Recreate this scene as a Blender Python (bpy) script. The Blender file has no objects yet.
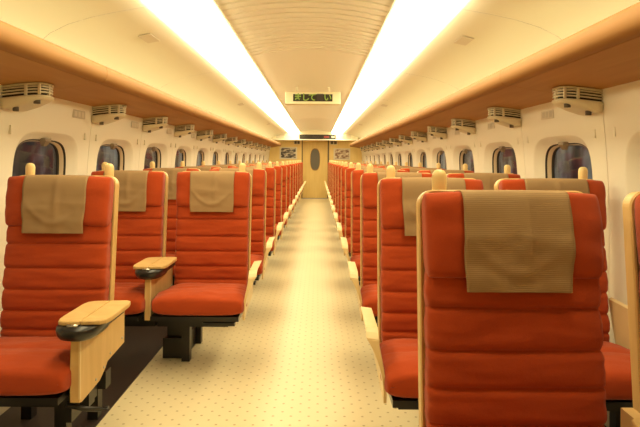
import bpy, bmesh, math, random
from mathutils import Vector, noise

random.seed(8)
SC = bpy.context.scene
COL = SC.collection
P = 1.04                      # seat / window pitch in metres
CAMX, CAMZ = 0.081, 1.265
YE = 16.4 * P                 # end wall
YB = -0.75                    # wall behind the camera
PI = math.pi

# ------------------------------------------------------------------ helpers
def link(o, parent=None):
    COL.objects.link(o)
    if parent:
        o.parent = parent
    return o

def tag(o, label=None, cat=None, group=None, kind=None):
    if label: o['label'] = label
    if cat: o['category'] = cat
    if group: o['group'] = group
    if kind: o['kind'] = kind
    return o

def empty(name, loc=(0, 0, 0)):
    o = bpy.data.objects.new(name, None)
    o.empty_display_size = 0.1
    o.location = loc
    return link(o)

def copy_tree(o, parent=None):
    c = o.copy()
    COL.objects.link(c)
    c.parent = parent
    for ch in list(o.children):
        copy_tree(ch, c)
    return c

class MB:
    """collects verts / faces of one mesh"""
    def __init__(s):
        s.v = []; s.f = []; s.m = []; s.sm = []
    def face(s, idx, mat=0, smooth=False):
        s.f.append(idx); s.m.append(mat); s.sm.append(smooth)
    def pts(s, pts):
        n = len(s.v); s.v += [tuple(p) for p in pts]
        return list(range(n, n + len(pts)))
    def box(s, x0, x1, y0, y1, z0, z1, mat=0):
        i = s.pts([(x0,y0,z0),(x1,y0,z0),(x1,y1,z0),(x0,y1,z0),(x0,y0,z1),(x1,y0,z1),(x1,y1,z1),(x0,y1,z1)])
        for q in ((0,3,2,1),(4,5,6,7),(0,1,5,4),(1,2,6,5),(2,3,7,6),(3,0,4,7)):
            s.face([i[k] for k in q], mat)
    def loft(s, loops, cap0=True, cap1=True, closed=True, mat=0, smooth=True):
        ids = [s.pts(l) for l in loops]
        n = len(ids[0])
        for a, b in zip(ids, ids[1:]):
            for k in range(n if closed else n - 1):
                k2 = (k + 1) % n
                s.face([a[k], a[k2], b[k2], b[k]], mat, smooth)
        if cap0: s.face(ids[0][::-1], mat, smooth)
        if cap1: s.face(ids[-1], mat, smooth)
        return ids
    def grid(s, rows, mat=0, smooth=True):
        return s.loft(rows, False, False, False, mat, smooth)
    def tube(s, path, r, n=10, mat=0, smooth=True):
        loops = []
        for i, p in enumerate(path):
            p = Vector(p)
            d = Vector(path[min(i+1, len(path)-1)]) - Vector(path[max(i-1, 0)])
            d.normalize()
            a = d.orthogonal().normalized() if abs(d.x) > .99 else d.cross(Vector((1,0,0))).normalized()
            b = d.cross(a)
            rr = r[i] if isinstance(r, (list, tuple)) else r
            loops.append([p + a*rr*math.cos(2*PI*k/n) + b*rr*math.sin(2*PI*k/n) for k in range(n)])
        s.loft(loops, mat=mat, smooth=smooth)
    def mesh(s, name, mats, recalc=True):
        me = bpy.data.meshes.new(name)
        me.from_pydata(s.v, [], s.f)
        for m in (mats if isinstance(mats, (list, tuple)) else [mats]):
            me.materials.append(m)
        for p, mi, sm in zip(me.polygons, s.m, s.sm):
            p.material_index = mi; p.use_smooth = sm
        if recalc:
            bm = bmesh.new(); bm.from_mesh(me)
            bmesh.ops.recalc_face_normals(bm, faces=bm.faces)
            bm.to_mesh(me); bm.free()
        me.update()
        return me
    def obj(s, name, mats, parent=None, bevel=0, loc=None, recalc=True):
        o = bpy.data.objects.new(name, s.mesh(name, mats, recalc))
        if loc: o.location = loc
        link(o, parent)
        if bevel:
            b = o.modifiers.new('bevel', 'BEVEL'); b.width = bevel; b.segments = 2
            b.limit_method = 'ANGLE'; b.angle_limit = math.radians(40)
        return o

def box_obj(name, mats, x0, x1, y0, y1, z0, z1, parent=None, bevel=0.0):
    m = MB(); m.box(x0, x1, y0, y1, z0, z1)
    return m.obj(name, mats, parent, bevel)

def struct(o):
    o['kind'] = 'structure'
    return o

def inst(name, me, parent, loc=(0, 0, 0), label=None):
    o = bpy.data.objects.new(name, me); o.location = loc
    link(o, parent)
    if label: o['label'] = label
    return o

def se(u, p):
    return max(0.0, 1 - abs(u) ** p) ** (1.0 / p)

def superloop(n, p):
    out = []
    for k in range(n):
        a = 2 * PI * k / n
        c, s_ = math.cos(a), math.sin(a)
        d = (abs(c) ** p + abs(s_) ** p) ** (-1.0 / p)
        out.append((c * d, s_ * d))
    return out

# ------------------------------------------------------------------ materials
def new_mat(name):
    m = bpy.data.materials.new(name); m.use_nodes = True
    nt = m.node_tree
    return m, nt, nt.nodes['Principled BSDF']

def plain(name, col, rough=.5, metal=0.0, bump=0, bscale=200, var=0.0, spec=.5):
    m, nt, b = new_mat(name)
    b.inputs['Base Color'].default_value = (*col, 1)
    b.inputs['Roughness'].default_value = rough
    b.inputs['Metallic'].default_value = metal
    b.inputs['Specular IOR Level'].default_value = spec
    tc = nt.nodes.new('ShaderNodeTexCoord')
    if bump:
        n = nt.nodes.new('ShaderNodeTexNoise'); n.inputs['Scale'].default_value = bscale
        n.inputs['Detail'].default_value = 3
        nt.links.new(tc.outputs['Object'], n.inputs['Vector'])
        bp = nt.nodes.new('ShaderNodeBump'); bp.inputs['Strength'].default_value = bump
        bp.inputs['Distance'].default_value = .004
        nt.links.new(n.outputs['Fac'], bp.inputs['Height'])
        nt.links.new(bp.outputs['Normal'], b.inputs['Normal'])
    if var:
        n = nt.nodes.new('ShaderNodeTexNoise'); n.inputs['Scale'].default_value = 5
        nt.links.new(tc.outputs['Object'], n.inputs['Vector'])
        mx = nt.nodes.new('ShaderNodeMixRGB')
        mx.inputs[1].default_value = (*[c * (1 - var) for c in col], 1)
        mx.inputs[2].default_value = (*[min(1, c * (1 + var)) for c in col], 1)
        nt.links.new(n.outputs['Fac'], mx.inputs[0])
        nt.links.new(mx.outputs[0], b.inputs['Base Color'])
    return m

def wood(name, c1, c2, rough, stretch, scale=6):
    m, nt, b = new_mat(name)
    tc = nt.nodes.new('ShaderNodeTexCoord')
    mp = nt.nodes.new('ShaderNodeMapping'); mp.inputs['Scale'].default_value = stretch
    n = nt.nodes.new('ShaderNodeTexNoise'); n.inputs['Scale'].default_value = scale
    n.inputs['Detail'].default_value = 4; n.inputs['Distortion'].default_value = .6
    r = nt.nodes.new('ShaderNodeValToRGB')
    r.color_ramp.elements[0].position = .3; r.color_ramp.elements[0].color = (*c1, 1)
    r.color_ramp.elements[1].position = .7; r.color_ramp.elements[1].color = (*c2, 1)
    nt.links.new(tc.outputs['Object'], mp.inputs[0]); nt.links.new(mp.outputs[0], n.inputs['Vector'])
    nt.links.new(n.outputs['Fac'], r.inputs[0]); nt.links.new(r.outputs[0], b.inputs['Base Color'])
    b.inputs['Roughness'].default_value = rough
    b.inputs['Specular IOR Level'].default_value = .3
    return m

def emit(name, col, strength, base=.8):
    m, nt, b = new_mat(name)
    b.inputs['Base Color'].default_value = (base, base, base, 1)
    b.inputs['Emission Color'].default_value = (*col, 1)
    b.inputs['Emission Strength'].default_value = strength
    return m

def cloth_mat(name, c1, c2):
    m, nt, b = new_mat(name)
    tc = nt.nodes.new('ShaderNodeTexCoord')
    w = nt.nodes.new('ShaderNodeTexWave'); w.bands_direction = 'Z'
    w.inputs['Scale'].default_value = 62; w.inputs['Distortion'].default_value = .3
    r = nt.nodes.new('ShaderNodeValToRGB')
    r.color_ramp.elements[0].position = .15; r.color_ramp.elements[0].color = (*c1, 1)
    r.color_ramp.elements[1].position = .7; r.color_ramp.elements[1].color = (*c2, 1)
    nt.links.new(tc.outputs['Object'], w.inputs['Vector'])
    nt.links.new(w.outputs['Fac'], r.inputs[0]); nt.links.new(r.outputs[0], b.inputs['Base Color'])
    bp = nt.nodes.new('ShaderNodeBump'); bp.inputs['Strength'].default_value = .25
    bp.inputs['Distance'].default_value = .002
    nt.links.new(w.outputs['Fac'], bp.inputs['Height']); nt.links.new(bp.outputs['Normal'], b.inputs['Normal'])
    b.inputs['Roughness'].default_value = .9
    b.inputs['Specular IOR Level'].default_value = .15
    return m

def floor_mat():
    m, nt, b = new_mat('dotted_floor')
    tc = nt.nodes.new('ShaderNodeTexCoord')
    masks = []
    for off in (0.0, 0.5):
        mp = nt.nodes.new('ShaderNodeMapping')
        mp.inputs['Scale'].default_value = (1/.088, 1/.088, 0)
        mp.inputs['Location'].default_value = (off, off, 0)
        fr = nt.nodes.new('ShaderNodeVectorMath'); fr.operation = 'FRACTION'
        sb = nt.nodes.new('ShaderNodeVectorMath'); sb.operation = 'SUBTRACT'
        sb.inputs[1].default_value = (.5, .5, 0)
        ln = nt.nodes.new('ShaderNodeVectorMath'); ln.operation = 'LENGTH'
        lt = nt.nodes.new('ShaderNodeMath'); lt.operation = 'LESS_THAN'; lt.inputs[1].default_value = .075
        nt.links.new(tc.outputs['Object'], mp.inputs[0]); nt.links.new(mp.outputs[0], fr.inputs[0])
        nt.links.new(fr.outputs[0], sb.inputs[0]); nt.links.new(sb.outputs[0], ln.inputs[0])
        nt.links.new(ln.outputs['Value'], lt.inputs[0]); masks.append(lt)
    mxm = nt.nodes.new('ShaderNodeMath'); mxm.operation = 'MAXIMUM'
    nt.links.new(masks[0].outputs[0], mxm.inputs[0]); nt.links.new(masks[1].outputs[0], mxm.inputs[1])
    mx = nt.nodes.new('ShaderNodeMixRGB')
    mx.inputs[1].default_value = (.73, .64, .42, 1); mx.inputs[2].default_value = (.45, .36, .19, 1)
    nt.links.new(mxm.outputs[0], mx.inputs[0]); nt.links.new(mx.outputs[0], b.inputs['Base Color'])
    b.inputs['Roughness'].default_value = .32
    b.inputs['Specular IOR Level'].default_value = .4
    return m

def fabric(name, col):
    m, nt, b = new_mat(name)
    tc = nt.nodes.new('ShaderNodeTexCoord')
    n1 = nt.nodes.new('ShaderNodeTexNoise'); n1.inputs['Scale'].default_value = 16; n1.inputs['Detail'].default_value = 4
    n2 = nt.nodes.new('ShaderNodeTexNoise'); n2.inputs['Scale'].default_value = 420
    mx = nt.nodes.new('ShaderNodeMixRGB')
    mx.inputs[1].default_value = (*[c * .88 for c in col], 1); mx.inputs[2].default_value = (*[c * 1.12 for c in col], 1)
    b1 = nt.nodes.new('ShaderNodeBump'); b1.inputs['Strength'].default_value = .5; b1.inputs['Distance'].default_value = .006
    b2 = nt.nodes.new('ShaderNodeBump'); b2.inputs['Strength'].default_value = .2; b2.inputs['Distance'].default_value = .002
    for n in (n1, n2): nt.links.new(tc.outputs['Object'], n.inputs['Vector'])
    nt.links.new(n2.outputs['Fac'], mx.inputs[0]); nt.links.new(mx.outputs[0], b.inputs['Base Color'])
    nt.links.new(n1.outputs['Fac'], b1.inputs['Height']); nt.links.new(n2.outputs['Fac'], b2.inputs['Height'])
    nt.links.new(b1.outputs['Normal'], b2.inputs['Normal']); nt.links.new(b2.outputs['Normal'], b.inputs['Normal'])
    b.inputs['Roughness'].default_value = .95; b.inputs['Specular IOR Level'].default_value = .1
    b.inputs['Sheen Weight'].default_value = .15
    return m

def glass_mat():
    m = bpy.data.materials.new('window_glass'); m.use_nodes = True
    nt = m.node_tree; nt.nodes.clear()
    out = nt.nodes.new('ShaderNodeOutputMaterial')
    fr = nt.nodes.new('ShaderNodeFresnel'); fr.inputs['IOR'].default_value = 1.5
    tr = nt.nodes.new('ShaderNodeBsdfTransparent'); tr.inputs['Color'].default_value = (.60, .66, .68, 1)
    gl = nt.nodes.new('ShaderNodeBsdfGlossy'); gl.inputs['Roughness'].default_value = .03
    gl.inputs['Color'].default_value = (.9, .95, 1, 1)
    mx = nt.nodes.new('ShaderNodeMixShader')
    nt.links.new(fr.outputs[0], mx.inputs[0]); nt.links.new(tr.outputs[0], mx.inputs[1]); nt.links.new(gl.outputs[0], mx.inputs[2])
    nt.links.new(mx.outputs[0], out.inputs[0])
    return m

def picture_mat(name, c1, c2, c3, scale, stretch):
    m, nt, b = new_mat(name)
    tc = nt.nodes.new('ShaderNodeTexCoord')
    mp = nt.nodes.new('ShaderNodeMapping'); mp.inputs['Scale'].default_value = stretch
    n = nt.nodes.new('ShaderNodeTexNoise'); n.inputs['Scale'].default_value = scale; n.inputs['Detail'].default_value = 3
    r = nt.nodes.new('ShaderNodeValToRGB')
    r.color_ramp.elements[0].position = .38; r.color_ramp.elements[0].color = (*c1, 1)
    r.color_ramp.elements[1].position = .62; r.color_ramp.elements[1].color = (*c3, 1)
    e = r.color_ramp.elements.new(.5); e.color = (*c2, 1)
    nt.links.new(tc.outputs['Object'], mp.inputs[0]); nt.links.new(mp.outputs[0], n.inputs['Vector'])
    nt.links.new(n.outputs['Fac'], r.inputs[0]); nt.links.new(r.outputs[0], b.inputs['Base Color'])
    b.inputs['Roughness'].default_value = .4
    return m

M = dict(
    fabric=fabric('orange_red_fabric', (.385, .056, .013)),
    cover=cloth_mat('tan_striped_cloth', (.30, .195, .098), (.345, .225, .115)),
    maple=wood('maple_plywood', (.58, .38, .15), (.68, .46, .20), .38, (3, 3, .5)),
    maple_light=wood('pale_maple', (.66, .50, .25), (.74, .57, .30), .35, (1, 1, .4)),
    rack=wood('luggage_rack_wood', (.40, .20, .058), (.46, .245, .075), .62, (3, .3, 3), 5),
    rail=wood('rack_rail_wood', (.31, .148, .040), (.35, .175, .052), .6, (3, .3, 3), 5),
    wallwood=wood('end_wall_wood', (.74, .55, .22), (.80, .60, .26), .45, (2, 2, .3)),
    doorwood=wood('door_wood', (.70, .50, .18), (.76, .56, .22), .42, (3, 2, .3)),
    wall=plain('cream_wall_panel', (.83, .80, .69), .42, spec=.35),
    cove=plain('cream_cove', (.80, .77, .63), .5, spec=.3),
    ceil=plain('cream_ceiling', (.90, .87, .74), .45, spec=.3),
    groove=plain('dark_seam', (.16, .12, .07), .8),
    floor=floor_mat(),
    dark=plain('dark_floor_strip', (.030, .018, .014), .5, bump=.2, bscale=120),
    black=plain('black_metal', (.012, .011, .012), .35),
    blackp=plain('black_plastic', (.014, .013, .014), .3),
    vent=plain('cream_vent_plastic', (.68, .62, .44), .4),
    ventdark=plain('dark_vent_gap', (.025, .018, .012), .7),
    gasket=plain('black_rubber', (.012, .011, .011), .45),
    frame=plain('beige_window_frame', (.55, .46, .32), .4),
    pull=plain('taupe_pull', (.26, .20, .13), .5),
    glass=glass_mat(),
    knob=wood('pale_knob_wood', (.74, .56, .26), (.80, .62, .30), .3, (1, 1, .4), 20),
    lamp=emit('strip_light', (1, .85, .50), 8.0),
    cove_lamp=emit('cove_light', (1, .80, .42), 2.6),
    sign=plain('cream_sign_box', (.84, .77, .56), .4),
    screen=plain('dark_led_screen', (.020, .016, .008), .3),
    led=emit('led_green', (.44, .56, .05), .55, .02),
    led_dim=emit('led_amber', (.12, .04, .02), .2, .02),
    red=emit('led_red', (.7, .05, .03), .5, .02),
    grey=plain('grey_glass', (.14, .13, .11), .15),
    plate=plain('grey_plate', (.54, .49, .39), .5),
    plate_faint=plain('pale_grey_plate', (.66, .60, .48), .5),
    print_dark=plain('dark_print', (.10, .08, .06), .5),
    steel=plain('brushed_steel', (.55, .53, .48), .3, 1.0),
    white=plain('white_print', (.8, .78, .7), .5),
    picture=picture_mat('landscape_print', (.035, .03, .03), (.16, .13, .11), (.62, .55, .42), 7, (1, 1, 2.6)),
    notice=picture_mat('notice_print', (.20, .09, .05), (.42, .30, .20), (.70, .60, .45), 9, (1, 1, 1.8)),
    platform=picture_mat('platform_wall', (.03, .035, .04), (.20, .13, .11), (.72, .72, .68), 1.5, (1, 1, .6)),
)

# ------------------------------------------------------------------ room shell
def wx(z):
    """half width of the car at height z"""
    if z < .9:
        return 1.52
    return 1.52 - .05 * ((z - .9) / .72) ** 2

NP = 64
WIN_Z = 1.105
def sq(k):
    q, r = divmod(k, NP // 4); t = -1 + 2 * r / (NP // 4)
    return ((t, -1), (1, t), (-t, 1), (-1, -t))[q]
def squircle(k, a, b, p):
    u, v = sq(k)
    d = (abs(u) ** p + abs(v) ** p) ** (-1 / p)
    return u * d * a, v * d * b

WALL_TOP = 1.63
WIN_K = range(-1, 16)
def wall_side(side, name):
    m = MB()
    for k in WIN_K:
        yc = k * P
        y0, y1 = yc - P / 2 + .0022, yc + P / 2 - .0022
        if k == 15: y1 = YE + .02
        if k == -1: y0 = YB - .02
        rect = []
        for i in range(NP):
            u, v = sq(i)
            rect.append((yc + (u * (y1 - yc) if u > 0 else -u * (y0 - yc)), (.0 + WALL_TOP) / 2 + v * WALL_TOP / 2))
        A = [squircle(i, .375, .310, 4.2) for i in range(NP)]
        A = [(yc + a, WIN_Z + b) for a, b in A]
        def ring(f, depth):
            return [(side * (wx(z) + depth), y, z) for y, z in f]
        def blend(f, g, t):
            return [(a[0] + (b[0]-a[0])*t, a[1] + (b[1]-a[1])*t) for a, b in zip(f, g)]
        B = [(yc + a, WIN_Z + b) for a, b in (squircle(i, .300, .262, 4.2) for i in range(NP))]
        loops = [ring(rect, .03), ring(rect, 0), ring(blend(rect, A, .33), 0), ring(blend(rect, A, .66), 0), ring(A, 0),
                 ring(blend(A, B, .12), .004), ring(blend(A, B, .35), .018), ring(blend(A, B, .7), .036), ring(B, .050)]
        m.loft(loops, False, False, True, 0, False)
        nf = NP * 4
        for j in range(len(m.f) - nf, len(m.f)):
            m.sm[j] = True
    for k in list(WIN_K)[:-1]:                      # dark line behind each panel joint
        y = (k + .5) * P
        m.grid([[(side * (wx(z) + .012), y + d, z) for d in (-.02, .02)] for z in (0, .6, .9, 1.1, 1.3, 1.5, WALL_TOP)], 1, False)
    return struct(m.obj(name, [M['wall'], M['groove']], recalc=False))

wall_side(-1, 'wall_left'); wall_side(1, 'wall_right')

# windows: frame ring + gasket + pane + blind pull
def window_meshes(side):
    out = {}
    def ring(a, b, p, depth):
        r = []
        for i in range(NP):
            y, z = squircle(i, a, b, p)
            r.append((side * (wx(WIN_Z + z) + depth), y, WIN_Z + z))
        return r
    m = MB(); m.loft([ring(.304, .266, 4.2, .046), ring(.292, .260, 4.2, .050), ring(.290, .258, 4.2, .056)], False, False)
    out['gasket'] = m.mesh('gasket', M['gasket'])
    m = MB(); m.loft([ring(.291, .259, 4.2, .054), ring(.286, .257, 4.2, .054), ring(.268, .253, 4.2, .074)], False, False)
    out['window_frame'] = m.mesh('window_frame', M['frame'])
    m = MB(); m.loft([ring(.270, .254, 4.2, .072), ring(.258, .251, 4.2, .076), ring(.254, .250, 4.2, .084)], False, False)
    out['seal'] = m.mesh('seal', M['gasket'])
    m = MB(); m.loft([ring(.258, .252, 4.2, .082), ring(.14, .12, 3, .082)], False, True, True, 0, False)
    gm = m.mesh('glass_pane', M['glass'], True)
    if sum(q.normal.x * side for q in gm.polygons) > 0: gm.flip_normals()
    out['glass_pane'] = gm
    # blind pull: small trapezoid tab under the top of the recess
    m = MB()
    zt = WIN_Z + .262
    x = wx(zt)
    m.loft([[(side * (x + .046), -.045, zt + .012), (side * (x + .046), .045, zt + .012), (side * (x + .020), .04, zt + .012), (side * (x + .020), -.04, zt + .012)],
            [(side * (x + .046), -.045, zt - .004), (side * (x + .046), .045, zt - .004), (side * (x + .016), .03, zt - .006), (side * (x + .016), -.03, zt - .006)],
            [(side * (x + .050), -.02, zt - .035), (side * (x + .050), .02, zt - .035), (side * (x + .036), .018, zt - .035), (side * (x + .036), -.018, zt - .035)]], smooth=False)
    out['blind_pull'] = m.mesh('blind_pull', M['pull'])
    m = MB()
    z0, z1 = 1.385, 1.43
    m.box(side * wx(1.40) - .006, side * wx(1.40) + .012, -.005, .005, z0, z1)
    out['coat_hook'] = m.mesh('coat_hook', M['wall'])
    return out
n = 0
for side in (-1, 1):
    wm = window_meshes(side)
    for k in WIN_K:
        n += 1
        w = bpy.data.objects.new('window_%d' % n, wm['gasket'])
        w.location = (0, k * P, 0); link(w); struct(w)
        for nm in ('window_frame', 'seal', 'glass_pane', 'blind_pull'):
            inst(nm, wm[nm], w)
        for dy in (-.43, .43):
            inst('coat_hook', wm['coat_hook'], w, (0, dy, 0))

# floor
m = MB(); m.box(-1.56, 1.56, YB, YE, -.05, 0)
struct(m.obj('floor', M['floor']))
n_trim = 0
def trim(mb, mats, bevel=0, recalc=True):
    global n_trim
    n_trim += 1
    return struct(mb.obj('trim_%d' % n_trim, mats, bevel=bevel, recalc=recalc))
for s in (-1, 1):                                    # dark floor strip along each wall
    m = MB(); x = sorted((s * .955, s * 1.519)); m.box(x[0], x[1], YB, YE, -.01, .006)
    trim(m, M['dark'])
    m = MB(); x = sorted((s * 1.46, s * 1.519)); m.box(x[0], x[1], YB, YE, 0, .16)
    o = m.obj('baseboard_left' if s < 0 else 'baseboard_right', M['frame'], bevel=.006); struct(o)

# ceiling: ribbed centre, cove panels at the sides
ZC = 2.10
def cz(x):
    return ZC + .012 + .075 * (1 - (x / .56) ** 2)
m = MB()
ys = []
y = YB
while y < YE:
    if y < 4.4 or 7.6 < y < 11.6:
        ys += [(y, 0), (y + .080, 0), (y + .082, .055), (y + .108, .055)]
        y += .11
    else:
        ys += [(y, 0), (y + .10, 0)]
        y += .11
ys.append((YE, 0))
xs = [-.56 + 1.12 * i / 20 for i in range(21)]
m.grid([[(x, yy, cz(x) + d) for x in xs] for yy, d in ys], smooth=False)
for yy in (4.55, 7.5, 11.7):                         # joints between ceiling panels
    pass
struct(m.obj('ceiling', M['ceil']))
cove_prof = [(1.50, 1.66), (1.495, 1.74), (1.475, 1.82), (1.44, 1.885), (1.38, 1.94), (1.28, 1.99), (1.15, 2.03), (1.0, 2.062), (.862, 2.085), (.845, 2.11)]
starts = [YB, .75 * P, 2.75 * P, 4.75 * P, 6.75 * P, 8.75 * P, 10.75 * P, 12.75 * P, 14.75 * P]
for s in (-1, 1):
    m = MB()
    for a, b in zip(starts, starts[1:] + [YE]):
        m.grid([[(s * x, yy, z) for x, z in cove_prof] for yy in (a + .0015, b - .0015)])
        m.grid([[(s * (x + .01), yy, z + .01) for x, z in cove_prof] for yy in (b - .02, b + .02)], 1)
    trim(m, [M['cove'], M['groove']])
# small flush plates in the coves
for s in (-1, 1):
    for yy in (3.35, 7.5, 11.7):
        m = MB()
        def cp(x):
            return 2.03 + (1.15 - x) / .15 * .032 - .004
        m.loft([[(s*.99, yy, cp(.99)), (s*1.07, yy, cp(1.07)), (s*1.07, yy+.20, cp(1.07)), (s*.99, yy+.20, cp(.99))],
                [(s*.99, yy, cp(.99)-.005), (s*1.07, yy, cp(1.07)-.005), (s*1.07, yy+.20, cp(1.07)-.005), (s*.99, yy+.20, cp(.99)-.005)]], smooth=False)
        o = m.obj('access_plate', M['plate_faint'], bevel=.002)
        where = {3.35: 'nearest the camera', 7.5: 'half way down the car', 11.7: 'towards the end door'}[yy]
        tag(o, 'small pale flush plate in the %s ceiling cove, the one %s' % ('left' if s < 0 else 'right', where), 'plate', 'plates in the ceiling coves')

# light strips
for s in (-1, 1):
    side = 'left' if s < 0 else 'right'
    t = empty('ceiling_light', (s * .675, 0, ZC))
    tag(t, 'long glowing white strip light along the %s of the ceiling' % side, 'ceiling light', 'long strip lights')
    m = MB()
    prof = []
    for i in range(13):
        u = -1 + 2 * i / 12
        prof.append((u * .174, -.062 * se(u, 2.6) + .014))
    y0 = .9
    while y0 < 15.85 * P - .05:
        y1 = min(y0 + 2 * P, 15.85 * P)
        d = MB()
        d.grid([[(x, yy, z) for x, z in prof] for yy in (y0 + .001, y1 - .001)])
        d.obj('diffuser', M['lamp'], t)
        y0 = y1
    h = MB()
    h.box(-.19, .19, YB, 15.85 * P, .016, .05)
    h.obj('housing', M['ceil'], t)
    # indirect lamp lying in the luggage rack trough
    t = empty('cove_light', (s * 1.30, 0, 1.70))
    tag(t, 'hidden warm tube lamp on top of the %s luggage rack lighting the cove' % side, 'lamp', 'cove lamps above the racks')
    m = MB(); m.tube([(0, YB + .1, .022), (0, YE - .2, .022)], .012, 8)
    m.obj('tube', M['cove_lamp'], t)
    m = MB(); m.box(-.025, .025, YB + .1, YE - .2, -.013, .009); m.obj('holder', M['vent'], t)

# luggage racks
under = [(1.475, 1.618), (1.30, 1.643), (1.124, 1.672), (1.124, 1.69), (1.30, 1.662), (1.475, 1.64)]
front = [(1.114, 1.670), (1.097, 1.673), (1.081, 1.682), (1.070, 1.697), (1.066, 1.718), (1.067, 1.742), (1.072, 1.757), (1.082, 1.765), (1.096, 1.766),
         (1.110, 1.750), (1.122, 1.70)]
for s in (-1, 1):
    t = empty('luggage_rack', (s * 1.3, 0, 1.64))
    tag(t, 'long brown wooden luggage rack with rounded front rail along the %s wall' % ('left' if s < 0 else 'right'), 'luggage rack', 'overhead luggage racks')
    for a, b in zip(starts, starts[1:] + [15.9 * P]):
        for nm, prof in (('underside_panel', under), ('front_rail', front)):
            m = MB()
            m.loft([[(s * x - s * 1.3, yy, z - 1.64) for x, z in prof] for yy in (a + .002, b - .002)], smooth=(nm == 'front_rail'))
            o = m.obj(nm, M['rack' if nm == 'underside_panel' else 'rail'], t)
            if nm == 'front_rail':
                md = o.modifiers.new('edge', 'EDGE_SPLIT'); md.split_angle = math.radians(50)
    m = MB(); x = sorted((s * (1.112 - 1.3), s * (1.13 - 1.3))); m.box(x[0], x[1], YB, 15.9 * P, .0375, .05)
    m.obj('seam_strip', M['groove'], t)
    m = MB(); m.box(-.17, .17, YB, 15.9 * P, .034, .046)
    m.obj('shelf', M['vent'], t)

# air vents under the racks
def vent_proto(s):
    t = empty('air_vent')
    # local: x from 0 at the wall to -w towards the aisle (times -s)
    def outline(w, l, nn=24):
        pts = []
        for i in range(nn + 1):
            a = PI * i / nn
            c, q = math.cos(a), math.sin(a)
            d = (abs(c) ** 3.2 + abs(q) ** 3.2) ** (-1 / 3.2)
            pts.append((-s * w * q * d, l * c * d))
        return pts
    def lp(w, l, z, tilt=0.0):
        return [(x * .94, y * .86, z + tilt * abs(x)) for x, y in outline(w, l)]
    m = MB(); m.loft([lp(.182, .105, .012, .12), lp(.182, .105, -.046, .12)]); m.obj('grille_core', M['ventdark'], t)
    m = MB(); m.loft([lp(.200, .122, -.044, .12), lp(.203, .125, -.054, .12), lp(.185, .12, -.064, .10), lp(.12, .115, -.088, .16), lp(.05, .105, -.094, .1)])
    m.obj('housing', M['vent'], t)
    for z in (-.032, -.018, -.004):
        m = MB(); m.loft([lp(.198, .120, z, .12), lp(.198, .120, z + .006, .12)], smooth=False); m.obj('slat', M['vent'], t)
    m = MB(); m.loft([lp(.201, .124, .006, .125), lp(.201, .124, .015, .125)], smooth=False); m.obj('rim', M['vent'], t)
    for xx, yy in ((.182, .0), (.173, -.072), (.12, -.098)):
        m = MB(); m.box(-s * xx - .006, -s * xx + .006, yy - .005, yy + .005, -.042 + .12 * xx, .010 + .12 * xx)
        m.obj('mullion', M['vent'], t)
    m = MB(); m.tube([(-s * .15, -.05, -.066), (-s * .15, -.05, -.045)], .016, 14); m.obj('reading_lamp', M['print_dark'], t)
    m = MB(); m.tube([(-s * .05, -.06, -.105), (-s * .05, -.06, -.080)], .014, 12); m.obj('button', M['print_dark'], t)
    return t
ORD = ['zeroth', 'first', 'second', 'third', 'fourth', 'fifth', 'sixth', 'seventh', 'eighth', 'ninth', 'tenth', 'eleventh', 'twelfth', 'thirteenth', 'fourteenth', 'fifteenth', 'sixteenth']
for s in (-1, 1):
    side = 'left' if s < 0 else 'right'
    v0 = vent_proto(s); first = True
    for k in range(2, 15):
        v = v0 if first else copy_tree(v0)
        first = False
        v.location = (s * 1.475, (k + .58) * P, 1.600)
        i = k - 1
        where = 'nearest the camera' if i == 1 else ('last before the end wall' if i == 13 else '%s from the front' % ORD[i])
        tag(v, 'cream slatted air vent under the %s luggage rack, %s' % (side, where), 'air vent', 'air vents under the %s rack' % side)
    # faint seat number plates above the windows
    for k in range(3, 15):
        z = 1.548
        p = MB(); x = s * (wx(z) - .001)
        p.box(min(x, x - s*.004), max(x, x - s*.004), -.085, .085, z - .026, z + .026)
        o = p.obj('seat_plate', M['plate'] if s < 0 else M['plate_faint'], loc=(0, (k + (.30 if s < 0 else .09)) * P, 0))
        i = k - 2
        where = 'nearest the camera' if i == 1 else '%s from the front' % ORD[i]
        tag(o, 'small %s plate above a window on the %s wall, %s' % ('grey' if s < 0 else 'pale', side, where), 'plate', 'seat plates on the %s wall' % side)
        q = MB(); xx = x - s * .005
        for j in range(3):
            q.box(min(xx, xx - s*.001), max(xx, xx - s*.001), -.07 + j*.05, -.035 + j*.05, z - .018, z + .018)
        q.obj('print', M['plate_faint'] if s < 0 else M['plate'], o)

# ------------------------------------------------------------------ end wall
def wall_with_shape(name, y, mat):
    m = MB()
    m.box(-1.56, 1.56, y, y + .06, -.01, 2.2)
    return struct(m.obj(name, mat))
m = MB()                                            # end wall with the doorway cut out
DX0, DX1, DZ = -.435, .41, 1.895
m.box(-1.56, DX0, YE, YE + .08, 0, 2.2); m.box(DX1, 1.56, YE, YE + .08, 0, 2.2); m.box(DX0, DX1, YE, YE + .08, DZ, 2.2)
struct(m.obj('wall_end', M['wallwood']))
wall_with_shape('wall_back', YB - .06, M['wallwood'])
d = struct(box_obj('door_1', M['doorwood'], DX0 + .018, DX1 - .018, YE + .03, YE + .06, .012, DZ - .012, bevel=.004))
m = MB()
ov = superloop(40, 2.6)
cx, czd = (DX0 + DX1) / 2, 1.265
m.loft([[(cx + .15 * a * f, YE + yy, czd + .34 * b * f) for a, b in ov] for f, yy in ((1.06, .03), (1.06, .022), (1.0, .022), (1.0, .028))], True, True, smooth=False)
m.obj('window_rim', M['rail'], d)
m = MB()
m.loft([[(cx + .148 * a, YE + yy, czd + .335 * b) for a, b in ov] for yy in (.024, .027)], smooth=False)
m.obj('window_pane', M['grey'], d)
m = MB()
m.box(DX0 - .012, DX0 + .018, YE - .006, YE + .09, 0, DZ + .01); m.box(DX1 - .018, DX1 + .03, YE - .006, YE + .09, 0, DZ + .01)
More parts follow.
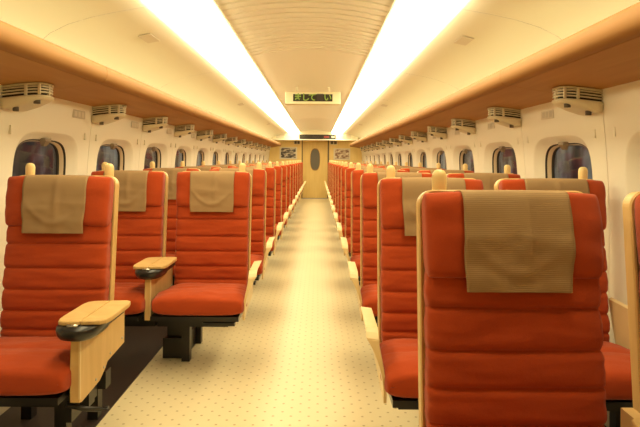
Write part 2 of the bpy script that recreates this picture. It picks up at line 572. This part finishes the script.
trim(m, M['groove'])
m = MB(); m.box(DX0, DX1, YE + .07, YE + .09, 0, DZ); trim(m, M['groove'])

# soffit above the door with its display
YS = 15.85 * P
m = MB(); m.box(-1.38, 1.33, YS, YE + .01, 1.885, 2.20)
trim(m, M['sign'], bevel=.01)
m = MB(); m.box(-1.39, 1.34, YS - .02, YS + .05, 1.865, 1.90)
trim(m, M['ceil'], bevel=.006)

def text_mesh(body, size, mat, name, depth=.001):
    cu = bpy.data.curves.new(name, 'FONT'); cu.body = body; cu.size = size
    cu.extrude = depth; cu.offset = .0025; cu.align_x = 'CENTER'; cu.align_y = 'CENTER'
    o = bpy.data.objects.new(name, cu); COL.objects.link(o)
    bpy.context.view_layer.update()
    dg = bpy.context.evaluated_depsgraph_get()
    me = bpy.data.meshes.new_from_object(o.evaluated_get(dg))
    bpy.data.objects.remove(o)
    me.materials.clear(); me.materials.append(mat)
    return me

t = empty('door_display', (0.06, YS, 1.97))
tag(t, 'long dark LED display strip with red and green marks above the end door', 'display', None)
m = MB(); m.box(-.57, .57, -.012, 0, -.075, .075); m.obj('screen', M['screen'], t, .004)
for x0, x1, mt in ((-.16, .06, 'led_dim'), (.20, .36, 'red'), (.44, .53, 'white')):
    m = MB(); m.box(x0, x1, -.016, -.011, -.025, .03); m.obj('mark', M[mt], t)
m = MB(); m.box(.46, .51, -.018, -.015, -.01, .02); m.obj('mark', M['screen'], t)
for x, nm in ((.98, 'right'), (-1.10, 'left')):
    m = MB(); m.box(x - .13, x + .13, YS - .008, YS, 1.92, 2.05)
    tag(m.obj('wall_panel', M['plate_faint'], bevel=.003), 'pale flush panel on the bulkhead %s of the door display' % nm, 'panel', 'panels on the bulkhead')

# hanging sign in the ceiling
SY = 6.55
t = empty('ceiling_sign', (CAMX - .07, SY, 2.03))
tag(t, 'cream ceiling sign box with dark screen and green LED characters', 'sign')
m = MB(); m.box(-.345, .345, 0, .16, -.078, .078); m.obj('box', M['sign'], t, .008)
for x in (-.2, .2):
    m = MB(); m.tube([(x, .08, .07), (x, .08, .165)], .014, 10); m.obj('hanger', M['ceil'], t)
m = MB(); m.box(-.245, .245, -.006, .002, -.043, .047); m.obj('screen', M['screen'], t, .002)
for x, ch, mt in ((-.185, 'ま', 'led'), (-.09, 'し', 'led'), (-.005, 'て', 'led'), (.09, '■', 'led_dim'), (.185, 'い', 'led')):
    me = text_mesh(ch, .104, M[mt], 'led_character')
    o = bpy.data.objects.new('led_character', me); link(o, t)
    o.rotation_euler = (PI / 2, 0, 0); o.location = (x, -.008, .002)

# pictures and little signs on the end wall
def poster(name, x0, x1, z0, z1, mat, label, cat):
    t = empty(name, ((x0 + x1) / 2, YE, (z0 + z1) / 2))
    w, h = (x1 - x0) / 2, (z1 - z0) / 2
    m = MB(); m.box(-w, w, -.015, -.001, -h, h); m.obj('frame', M['plate_faint'], t, .004)
    m = MB(); m.box(-w + .04, w - .04, -.019, -.014, -h + .04, h - .03); m.obj('print', M[mat], t)
    return tag(t, label, cat)
poster('poster', -1.16, -.60, 1.27, 1.66, 'picture', 'wide dark landscape picture on the end wall left of the door', 'poster')
poster('notice', .585, 1.12, 1.26, 1.63, 'notice', 'framed paper notice with brownish print on the end wall right of the door', 'notice')
for x0, x1, nm in ((-.70, -.50, 'left'), (.47, .70, 'right')):
    t = empty('pictogram_sign', ((x0 + x1) / 2, YE, 1.81))
    tag(t, 'small dark pictogram sign on the end wall at the upper %s of the door' % nm, 'sign', 'pictogram signs by the end door')
    w = (x1 - x0) / 2
    m = MB(); m.box(-w, w, -.010, -.001, -.06, .06); m.obj('plate', M['plate_faint'], t, .002)
    m = MB(); m.box(.01, w - .015, -.012, -.009, -.045, .045); m.obj('symbol', M['print_dark'], t)
    m = MB(); m.box(-w + .015, -.01, -.012, -.009, -.045, .045); m.obj('symbol', M['print_dark'], t)

# ------------------------------------------------------------------ seats
ANG = math.radians(6)
UY, UZ = math.sin(ANG), math.cos(ANG)
BY, BZ = -.090, .36
def bp(x, s, t):
    """backrest frame: s along the back (metres from the base), t forward"""
    return (x, BY + s * UY - t * UZ, BZ + s * UZ + t * UY)
STOP = .820
def zs(z): return (z - BZ) / UZ

def shell_mesh():
    w, h = .2515, STOP
    out = []
    r = .045
    out += [(-w, 0), (w, 0)]
    nn = 8
    for i in range(nn + 1):
        a = PI / 2 * i / nn
        out.append((w - r + r * math.cos(a), h - r + r * math.sin(a)))
    for i in range(nn + 1):
        a = PI / 2 + PI / 2 * i / nn
        out.append((-w + r + r * math.cos(a), h - r + r * math.sin(a)))
    def inset(d):
        return [(x * (1 - d / w), min(max(s, d if s < h/2 else 0), h) - (d if s > h / 2 else 0) * 1.0) for x, s in out]
    ins = inset(.013)
    m = MB()
    m.loft([[bp(x, s, -.012) for x, s in inset(.012)], [bp(x, s, -.002) for x, s in out], [bp(x, s, .034) for x, s in out],
            [bp(x, s, .038) for x, s in inset(.004)], [bp(x, s, .034) for x, s in ins], [bp(x, s, .012) for x, s in ins]], smooth=False)
    return m.mesh('back_shell', M['maple'])

def wr(x, s, sc, amp, seed):
    return amp * noise.noise(Vector((x * sc + seed, s * sc * 2.2, seed * 1.7)))

SL = superloop(44, 5.0)
def pillow(s0, s1, w0, w1, T, t0, grooves, seed, endp=3.2, nrow=None, gw=.008):
    """loft of rounded cross sections along s with quilting grooves"""
    nrow = nrow or int((s1 - s0) / .0045)
    m = MB(); loops = []
    for i in range(nrow + 1):
        e = i / nrow
        e = .5 - .5 * math.cos(PI * e) if not grooves else e
        s = s0 + (s1 - s0) * e
        u = 2 * e - 1
        k = max(se(u, endp * (3 if grooves else 1)), .02)
        w = w0 + (w1 - w0) * e
        g = 0
        for gs in grooves:
            g = max(g, math.exp(-abs((s - gs) / gw) ** 1.15))
        # bulge of each bolster
        bt = 0
        if grooves:
            gg = [s0] + list(grooves) + [s1]
            for a, b in zip(gg, gg[1:]):
                if a <= s <= b:
                    bt = 1 - abs(2 * (s - a) / (b - a) - 1) ** 2.4
        lp = []
        for a, b in SL:
            x = a * w * (1 - (1 - k) * .12) * (1 - .014 * g)
            f = (b + 1) / 2
            Tm = T * (.90 + .10 * bt if grooves else 1) * (1 - .16 * g)
            if grooves:
                t = t0 + f * Tm * (1 - (1 - k) * .5)
            else:
                t = t0 + T * (.5 + (f - .5) * k)
            q = wr(x, s, 9, .0065, seed) + wr(x, s, 22, .0030, seed + 5)
            if f > .4: t += q
            x += wr(t, s, 14, .004, seed + 9) * (1 if a > 0 else -1)
            lp.append(bp(x, s, t))
        loops.append(lp)
    m.loft(loops)
    return m

G = [zs(z) for z in (.850, .738, .640, .543, .455)]
def backrest_mesh(seed):
    return pillow(zs(.40), zs(.958), .243, .241, .100, .014, G, seed).mesh('backrest', M['fabric'])
HS0, HS1, HT, HT0, HW = zs(.930), zs(1.168), .118, .016, .247
def headrest_mesh(seed):
    m = MB(); loops = []
    nr = 34
    for i in range(nr + 1):
        e = .5 - .5 * math.cos(PI * i / nr)
        u = 2 * e - 1
        k = max(se(u, 4.2), .03)
        s = HS0 + (HS1 - HS0) * e
        lp = []
        for a, b in SL:
            x = a * HW * (1 - .06 * (1 - k) - .02 * (1 - e))
            t = HT0 + HT * (.5 + .5 * b * k) * (.96 + .04 * (1 - e))
            q = wr(x, s, 8, .007, seed + 3) + wr(x, s, 20, .0025, seed)
            if b > 0: t += q
            s2 = s + (.008 * (1 - a * a) - .004) * e          # slight crown of the top edge
            lp.append(bp(x, s2, t))
        loops.append(lp)
    m.loft(loops)
    return m.mesh('headrest', M['fabric'])

def cover_mesh(seed, hseed):
    """cloth strip over the headrest: from behind the top, over it and down the front"""
    path = []
    sc, sh = (HS0 + HS1) / 2, (HS1 - HS0) / 2
    tc, th = HT0 + HT / 2, HT / 2
    for i in range(16):                              # top arc from the back to the front
        a = PI * (.86 - .86 * i / 15)
        c, q = math.cos(a), math.sin(a)
        d = (abs(c) ** 4.2 + abs(q) ** 4.2) ** (-1 / 4.2)
        path.append((sc + q * d * (sh - .0005), tc - (-c) * d * (th + .003)))
    path = [(s, t) for s, t in path]
    t_end = path[-1][1]
    s_end = path[-1][0]
    for i in range(1, 17):
        path.append((s_end - i * (s_end - (HS0 - .030)) / 16, t_end + .002 - .006 * (i / 16) ** 2))
    nx = 32
    top, bot = [], []
    for j, (s, t) in enumerate(path):
        e = j / (len(path) - 1)
        half = .152 - .010 * e + .002 * math.sin(e * 9 + seed)
        r1, r2 = [], []
        for i in range(nx + 1):
            u = -1 + 2 * i / nx
            x = u * half + .006 * math.sin(seed * 2.1) * e
            q = (wr(x, s, 8, .007, hseed + 3) + wr(x, s, 20, .0025, hseed)) * min(1, e * 3) + .0018 * math.sin(x * 75 + seed + e * 3) * max(0, e - .35)
            q = q + .005 * min(1, e * 2)             # stands clear of the cushion
            fold = .008 * math.exp(-((x - .02 * math.sin(seed) - .01) / .014) ** 2) * math.exp(-((e - .55) / .22) ** 2)
            q += fold
            xf = x / .15
            q += .006 * math.exp(-((e - (.84 - .42 * xf * xf)) / .05) ** 2) * max(0, 1 - abs(xf) ** 2) * (1 + .5 * math.sin(seed * 3))
            s2 = s + .008 * (1 - (x / HW) ** 2) * (1 - e)
            r1.append(bp(x, s2, t + q)); r2.append(bp(x, s2 - .002, t + q - .0035))
        top.append(r1); bot.append(r2)
    m = MB()
    a = m.grid(top); b = m.grid([r[::-1] for r in bot])
    n = len(top)
    for j in range(n - 1):
        m.face([a[j][0], a[j+1][0], b[j+1][-1], b[j][-1]]); m.face([a[j][-1], b[j][0], b[j+1][0], a[j+1][-1]])
    return m.mesh('headrest_cover', M['cover'])

def cushion_mesh(seed, w_rear=.250, w_front=.270):
    """seat cushion running from the backrest (rear) to a rounded front"""
    y0, y1 = -.205, -.645
    m = MB(); loops = []
    nr = 60
    for i in range(nr + 1):
        e = i / nr
        e = e + .0
        ee = .5 - .5 * math.cos(PI * e)
        y = y0 + (y1 - y0) * ee
        u = 2 * ee - 1
        k = max(se(u, 4.2), .04)
        w = w_rear + (w_front - w_rear) * min(1, max(0, (ee - .15) / .5))
        h = .130
        zc = .402 + .012 * ee
        crown = .012 * math.exp(-((ee - .72) / .2) ** 2) - .010 * math.exp(-((ee - .50) / .045) ** 2)
        lp = []
        for a, b in superloop(48, 4.5):
            x = a * w * (1 - .10 * (1 - k))
            z = zc + b * h / 2 * k
            if b > 0:
                z += crown * se(a, 3) + wr(x, y, 8, .008, seed + 11) + wr(x, y, 20, .003, seed)
            yy = y + wr(x, z, 9, .006, seed + 4) * max(0, ee - .5)
            lp.append((x, yy, z))
        loops.append(lp)
    m.loft(loops)
    return m.mesh('seat_cushion', M['fabric'])

def armrest_mesh(s, flare=.068):
    """bent plywood side panel whose top curls outwards; s = outward direction in x"""
    path_n = 26; nu = 14
    def surf(u, v, inner):
        yf = -.585 - .02 * math.sin(PI * v)
        yr = -.20 - .10 * v * v if flare > .03 else -.20 + .09 * v
        y = yr + (yf - yr) * u
        ztop = .620 - .012 * u - .03 * max(0, (u - .8) / .2) ** 2
        zb = .325 + .06 * (1 - u)
        z = zb + (ztop - zb) * v
        x = .004 + flare * max(0, (v - .02) / .98) ** 2.4
        th = .012 + flare * .55 * v ** 5
        if inner:
            z -= .006 * v if v > .97 else 0
        return (s * (x + (.012 if not inner else .012 - th)), y, z)
    m = MB()
    A = [[surf(i / nu, j / path_n, False) for i in range(nu + 1)] for j in range(path_n + 1)]
    B = [[surf(i / nu, j / path_n, True) for i in range(nu + 1)] for j in range(path_n + 1)]
    a = m.grid(A); b = m.grid(B)
    for j in range(path_n):
        m.face([a[j][0], a[j+1][0], b[j+1][0], b[j][0]]); m.face([a[j][-1], b[j][-1], b[j+1][-1], a[j+1][-1]])
    for i in range(nu):
        m.face([a[0][i], b[0][i], b[0][i+1], a[0][i+1]]); m.face([a[-1][i], a[-1][i+1], b[-1][i+1], b[-1][i]])
    return m.mesh('side_armrest', M['maple_light'])

def knob_mesh():
    m = MB(); loops = []
    for z, r in ((-.10, .020), (.02, .022), (.045, .0225), (.055, .020), (.063, .014), (.066, .006)):
        loops.append([(r * math.cos(2*PI*k/16), r * .85 * math.sin(2*PI*k/16), z) for k in range(16)])
    m.loft(loops)
    return m.mesh('grab_knob', M['knob'])

# -- centre console (armrest with folding table), origin on its centre line
def console_meshes(s, w=.034, lw=.195, lift=0):
    """s = direction of the aisle"""
    out = {}
    m = MB()
    yf, yr = -.585, -.115
    prof = [(yf, .338), (yf + .02, .332), (yf + .19, .345), (yf + .25, .375), (yf + .27, .395), (yr, .41), (yr, .60), (yf + .006, .60), (yf - .002, .48)]
    h = w / 2
    m.loft([[(x, y, z) for y, z in prof] for x in (-h, h)], smooth=False)
    out['console_body'] = m.mesh('console_body', M['maple'])
    m = MB(); m.box(s * h - .003, s * h + .003, yf - .004, yf + .006, .352, .592); out['edge_strip'] = m.mesh('edge_strip', M['maple_light'])
    out['bolt'] = []
    for y, z in ((yf + .15, .365), (yf + .23, .385), (yf + .30, .42), (yr - .03, .44)):
        m = MB(); m.tube([(s * (h - .001), y, z), (s * (h + .003), y, z)], .006, 10)
        out['bolt'].append(m.mesh('bolt', M['steel']))
    # black tray with a bulging front
    m = MB(); loops = []
    for z, f in ((.632, 1.0), (.622, 1.02), (.605, 1.0), (.588, .90), (.578, .72)):
        lp = []
        for a, b in superloop(32, 2.8):
            yy = b * .135
            lp.append((a * .082 * f, -.500 + yy * f - .0, z))
        loops.append(lp)
    m.loft(loops); out['tray'] = m.mesh('tray', M['blackp'])
    m = MB(); hx = sorted((-s * .04, s * .078)); m.box(hx[0], hx[1], -.50, -.285, .600, .634); out['hinge_bar'] = m.mesh('hinge_bar', M['blackp'])
    # lid in two leaves
    for nm, u0, u1 in (('lid_inner', -1, -.02), ('lid_outer', .02, 1)):
        m = MB(); loops = []
        outl = []
        N = 40
        for i in range(N):
            a = 2 * PI * i / N
            c, q = math.cos(a), math.sin(a)
            dd = (abs(c) ** 7 + abs(q) ** 7) ** (-1 / 7)
            x, y = c * dd, q * dd
            xx = min(max(x, u0), u1)
            outl.append((s * xx * lw / 2, -.430 + y * .150 + .012 * xx))
        for z, f in ((.634, .97), (.637, 1), (.648, 1), (.652, .97)):
            cx_ = s * (u0 + u1) / 2 * lw / 2
            loops.append([(cx_ + (x - cx_) * f, -.43 + (y + .43) * f, z + lift) for x, y in outl])
        m.loft(loops, smooth=False)
        out[nm] = m.mesh(nm, M['maple'])
    m = MB(); m.tube([(-.03, -.585, .634), (.012, -.592, .634)], .007, 8)
    out['latch'] = m.mesh('latch', M['steel'])
    return out

shell = shell_mesh(); knob = knob_mesh()
variants = [dict(back=backrest_mesh(i * 3.7 + 1), head=headrest_mesh(i * 2.9 + 2), cover=cover_mesh(i * 1.3 + .5, i * 2.9 + 2), cushion=cushion_mesh(i * 4.1 + 1.5)) for i in range(3)]
wide_cushion = cushion_mesh(7.7, .262, .292)
arm = {1: armrest_mesh(1), -1: armrest_mesh(-1)}
wall_arm = {1: armrest_mesh(1, .012), -1: armrest_mesh(-1, .012)}
cons = {1: console_meshes(1), -1: console_meshes(-1)}
cons_wide = console_meshes(1, .036)

def add_console(root, s, cset, x):
    c = inst('centre_armrest', cset['console_body'], root, (x, 0, -.018), 'maple armrest box with folding lid')
    for nm in ('edge_strip', 'tray', 'hinge_bar', 'latch'):
        inst(nm, cset[nm], c)
    for nm in ('lid_inner', 'lid_outer'):
        inst('lid', cset[nm], c, (s * .018 if cset is cons_wide else 0, 0, 0))
    for b in cset['bolt']:
        inst('bolt', b, c)

def base_meshes(kind, ai, single):
    out = []
    m = MB(); m.box(-.255, .255, -.62, -.20, .325, .352); out.append(('seat_pan', m, 'blackp'))
    bx0, bx1 = sorted((ai * .17, -ai * .258)) if kind == 'aisle' else sorted((ai * .308, -ai * .22))
    for y in (-.47, -.30):
        m = MB(); m.box(bx0, bx1, y, y + .055, .248, .325); out.append(('crossbeam', m, 'black'))
    if kind == 'aisle':
        # pedestal towards the middle of the pair
        p = -ai
        m = MB(); xs_ = sorted((p * .12, p * .265)); m.box(xs_[0], xs_[1], -.33, -.02, .004, .13)
        m.box(xs_[0] + .02, xs_[1] - .02, -.30, -.08, .128, .25); out.append(('pedestal', m, 'black'))
        for y in (-.35, -.03):
            m = MB(); xs2 = sorted((p * .085, p * .135)); m.box(xs2[0], xs2[1], y - .025, y + .025, 0, .25)
            out.append(('leg', m, 'black'))
        m = MB(); xs3 = sorted((ai * .02, ai * .215)); m.box(xs3[0], xs3[1], -.50, -.44, .262, .280); out.append(('foot_pedal', m, 'blackp'))
    else:
        for x in ((-.16, .16) if single else (-ai * .16,)):
            for y in (-.38, -.06):
                m = MB(); m.box(x - .025, x + .025, y - .025, y + .025, .004, .25); 
                out.append(('leg', m, 'black'))
    if single:
        m = MB(); m.tube([(ai * .26, -.56, .30), (ai * .32, -.53, .27), (ai * .36, -.50, .255), (ai * .40, -.50, .26)], .010, 8); out.append(('release_lever', m, 'blackp'))
        m = MB(); m.box(ai * .25 - .02, ai * .25 + .02, -.54, -.30, .22, .33); out.append(('bracket', m, 'black'))
    return out
base_cache = {}
def add_base(root, kind, ai, single):
    key = (kind, ai, single)
    if key not in base_cache:
        base_cache[key] = [(nm, mb.mesh(nm, M[mt])) for nm, mb, mt in base_meshes(kind, ai, single)]
    for nm, me in base_cache[key]:
        inst(nm, me, root)

def make_seat(kind, side, var, single=False):
    """side: -1 left of the aisle, +1 right; the aisle lies in direction ai"""
    ai = -side
    r = empty('train_seat')
    V = variants[var]
    inst('back_shell', shell, r, label='maple plywood shell edging the backrest')
    inst('backrest', V['back'], r); inst('headrest', V['head'], r)
    inst('headrest_cover', V['cover'], r, label='tan striped cloth over the headrest')
    inst('seat_cushion', wide_cushion if single else V['cushion'], r, (ai * (0 if single else .018), 0, 0))
    ky, kz = bp(0, STOP, .012)[1:]
    if kind == 'aisle':
        inst('grab_knob', knob, r, (ai * .185, ky, kz - .005), 'pale wooden knob')
        inst('side_armrest', arm[ai], r, (ai * .270, 0, 0), 'pale bent plywood armrest')
    else:
        inst('grab_knob', knob, r, (-ai * .185, ky, kz - .005), 'pale wooden knob')
        if single:
            inst('grab_knob', knob, r, (ai * .205, ky, kz - .005), 'pale wooden knob')
        inst('side_armrest', wall_arm[-ai], r, (-ai * (.250 if not single else .296), 0, 0), 'pale plywood armrest by the wall')
        if single:
            add_console(r, ai, cons_wide, ai * .303)
        else:
            add_console(r, ai, cons[ai], ai * .298)
    for c in r.children:
        if c.name.startswith('side_armrest'):
            b = c.modifiers.new('bevel', 'BEVEL'); b.width = .006; b.segments = 3
            b.limit_method = 'ANGLE'; b.angle_limit = math.radians(40)
    add_base(r, kind, ai, single)
    return r

protos = {}
NR = 15
for side in (1, -1):
    sn = 'right' if side > 0 else 'left'
    for kind, xx in (('aisle', .626), ('window', 1.205)):
        for k in range(1, NR + 1):
            if side < 0 and (k == 1 or (k == 2 and kind == 'aisle')):
                continue
            single = side < 0 and k == 2
            key = (kind, side, 'single' if single else k % 3)
            if key not in protos:
                protos[key] = make_seat(kind, side, k % 3, single); r = protos[key]
            else:
                r = copy_tree(protos[key])
            x = side * xx
            if single: x = -1.154
            r.location = (x, (k + .46) * P + .06, 0)
            if kind == 'window' and side > 0 and k == 1:
                r.location.x += .036
                for c in r.children:
                    if c.name.startswith('side_armrest'): c.location.x -= .032
            first = {('aisle', 1): 1, ('window', 1): 1, ('aisle', -1): 3, ('window', -1): 2}[(kind, side)]
            i = k - first + 1
            total = NR - first + 1
            if kind == 'aisle':
                base = 'orange-red aisle seat on the %s of the aisle, ' % sn
            else:
                base = 'orange-red window seat by the %s wall, ' % sn
            if single:
                lab = 'lone orange-red seat with two knobs and a maple box armrest, nearest on the left'
            elif i == 1 and kind == 'window':
                lab = 'orange-red window seat cut off by the right picture edge, beside the largest seat'
            elif i == 1 and side > 0:
                lab = 'largest orange-red seat seen close up, right of the aisle at the front'
            elif i == 1:
                lab = 'orange-red aisle seat on the left showing its black pedestal on the floor'
            elif i == total:
                lab = base + 'last before the end wall'
            elif i > total - 4:
                lab = base + '%s from the end wall' % ORD[total - i + 1]
            else:
                lab = base + '%s from the front' % ORD[i]
            tag(r, lab, 'train seat', '%s seats on the %s' % (kind, sn))

# ------------------------------------------------------------------ outside
for s, nm in ((-1, 'left'), (1, 'right')):
    m = MB(); x0, x1 = sorted((s * 4.2, s * 4.4)); m.box(x0, x1, -4, 40, -1.5, 4)
    struct(m.obj('wall_outside_' + nm, M['platform']))
w = bpy.data.worlds.new('night'); SC.world = w; w.use_nodes = True
bg = w.node_tree.nodes['Background']
bg.inputs['Color'].default_value = (.17, .18, .17, 1); bg.inputs['Strength'].default_value = 1.5

# ------------------------------------------------------------------ camera
cam = bpy.data.cameras.new('camera'); co = bpy.data.objects.new('camera', cam); COL.objects.link(co)
cam.sensor_width = 36; cam.lens = 527 / 640 * 36
cam.shift_x = 2 / 640; cam.shift_y = -54 / 640
cam.clip_start = .05
co.location = (CAMX, 0, CAMZ)
co.rotation_euler = (PI / 2, -.007, 0)
SC.camera = co
vs = SC.view_settings
vs.view_transform = 'Standard'; vs.look = 'None'; vs.gamma = 1; vs.exposure = 0.35; vs.use_curve_mapping = False
SC.cycles.use_denoising = True
SC.cycles.max_bounces = 10; SC.cycles.diffuse_bounces = 6
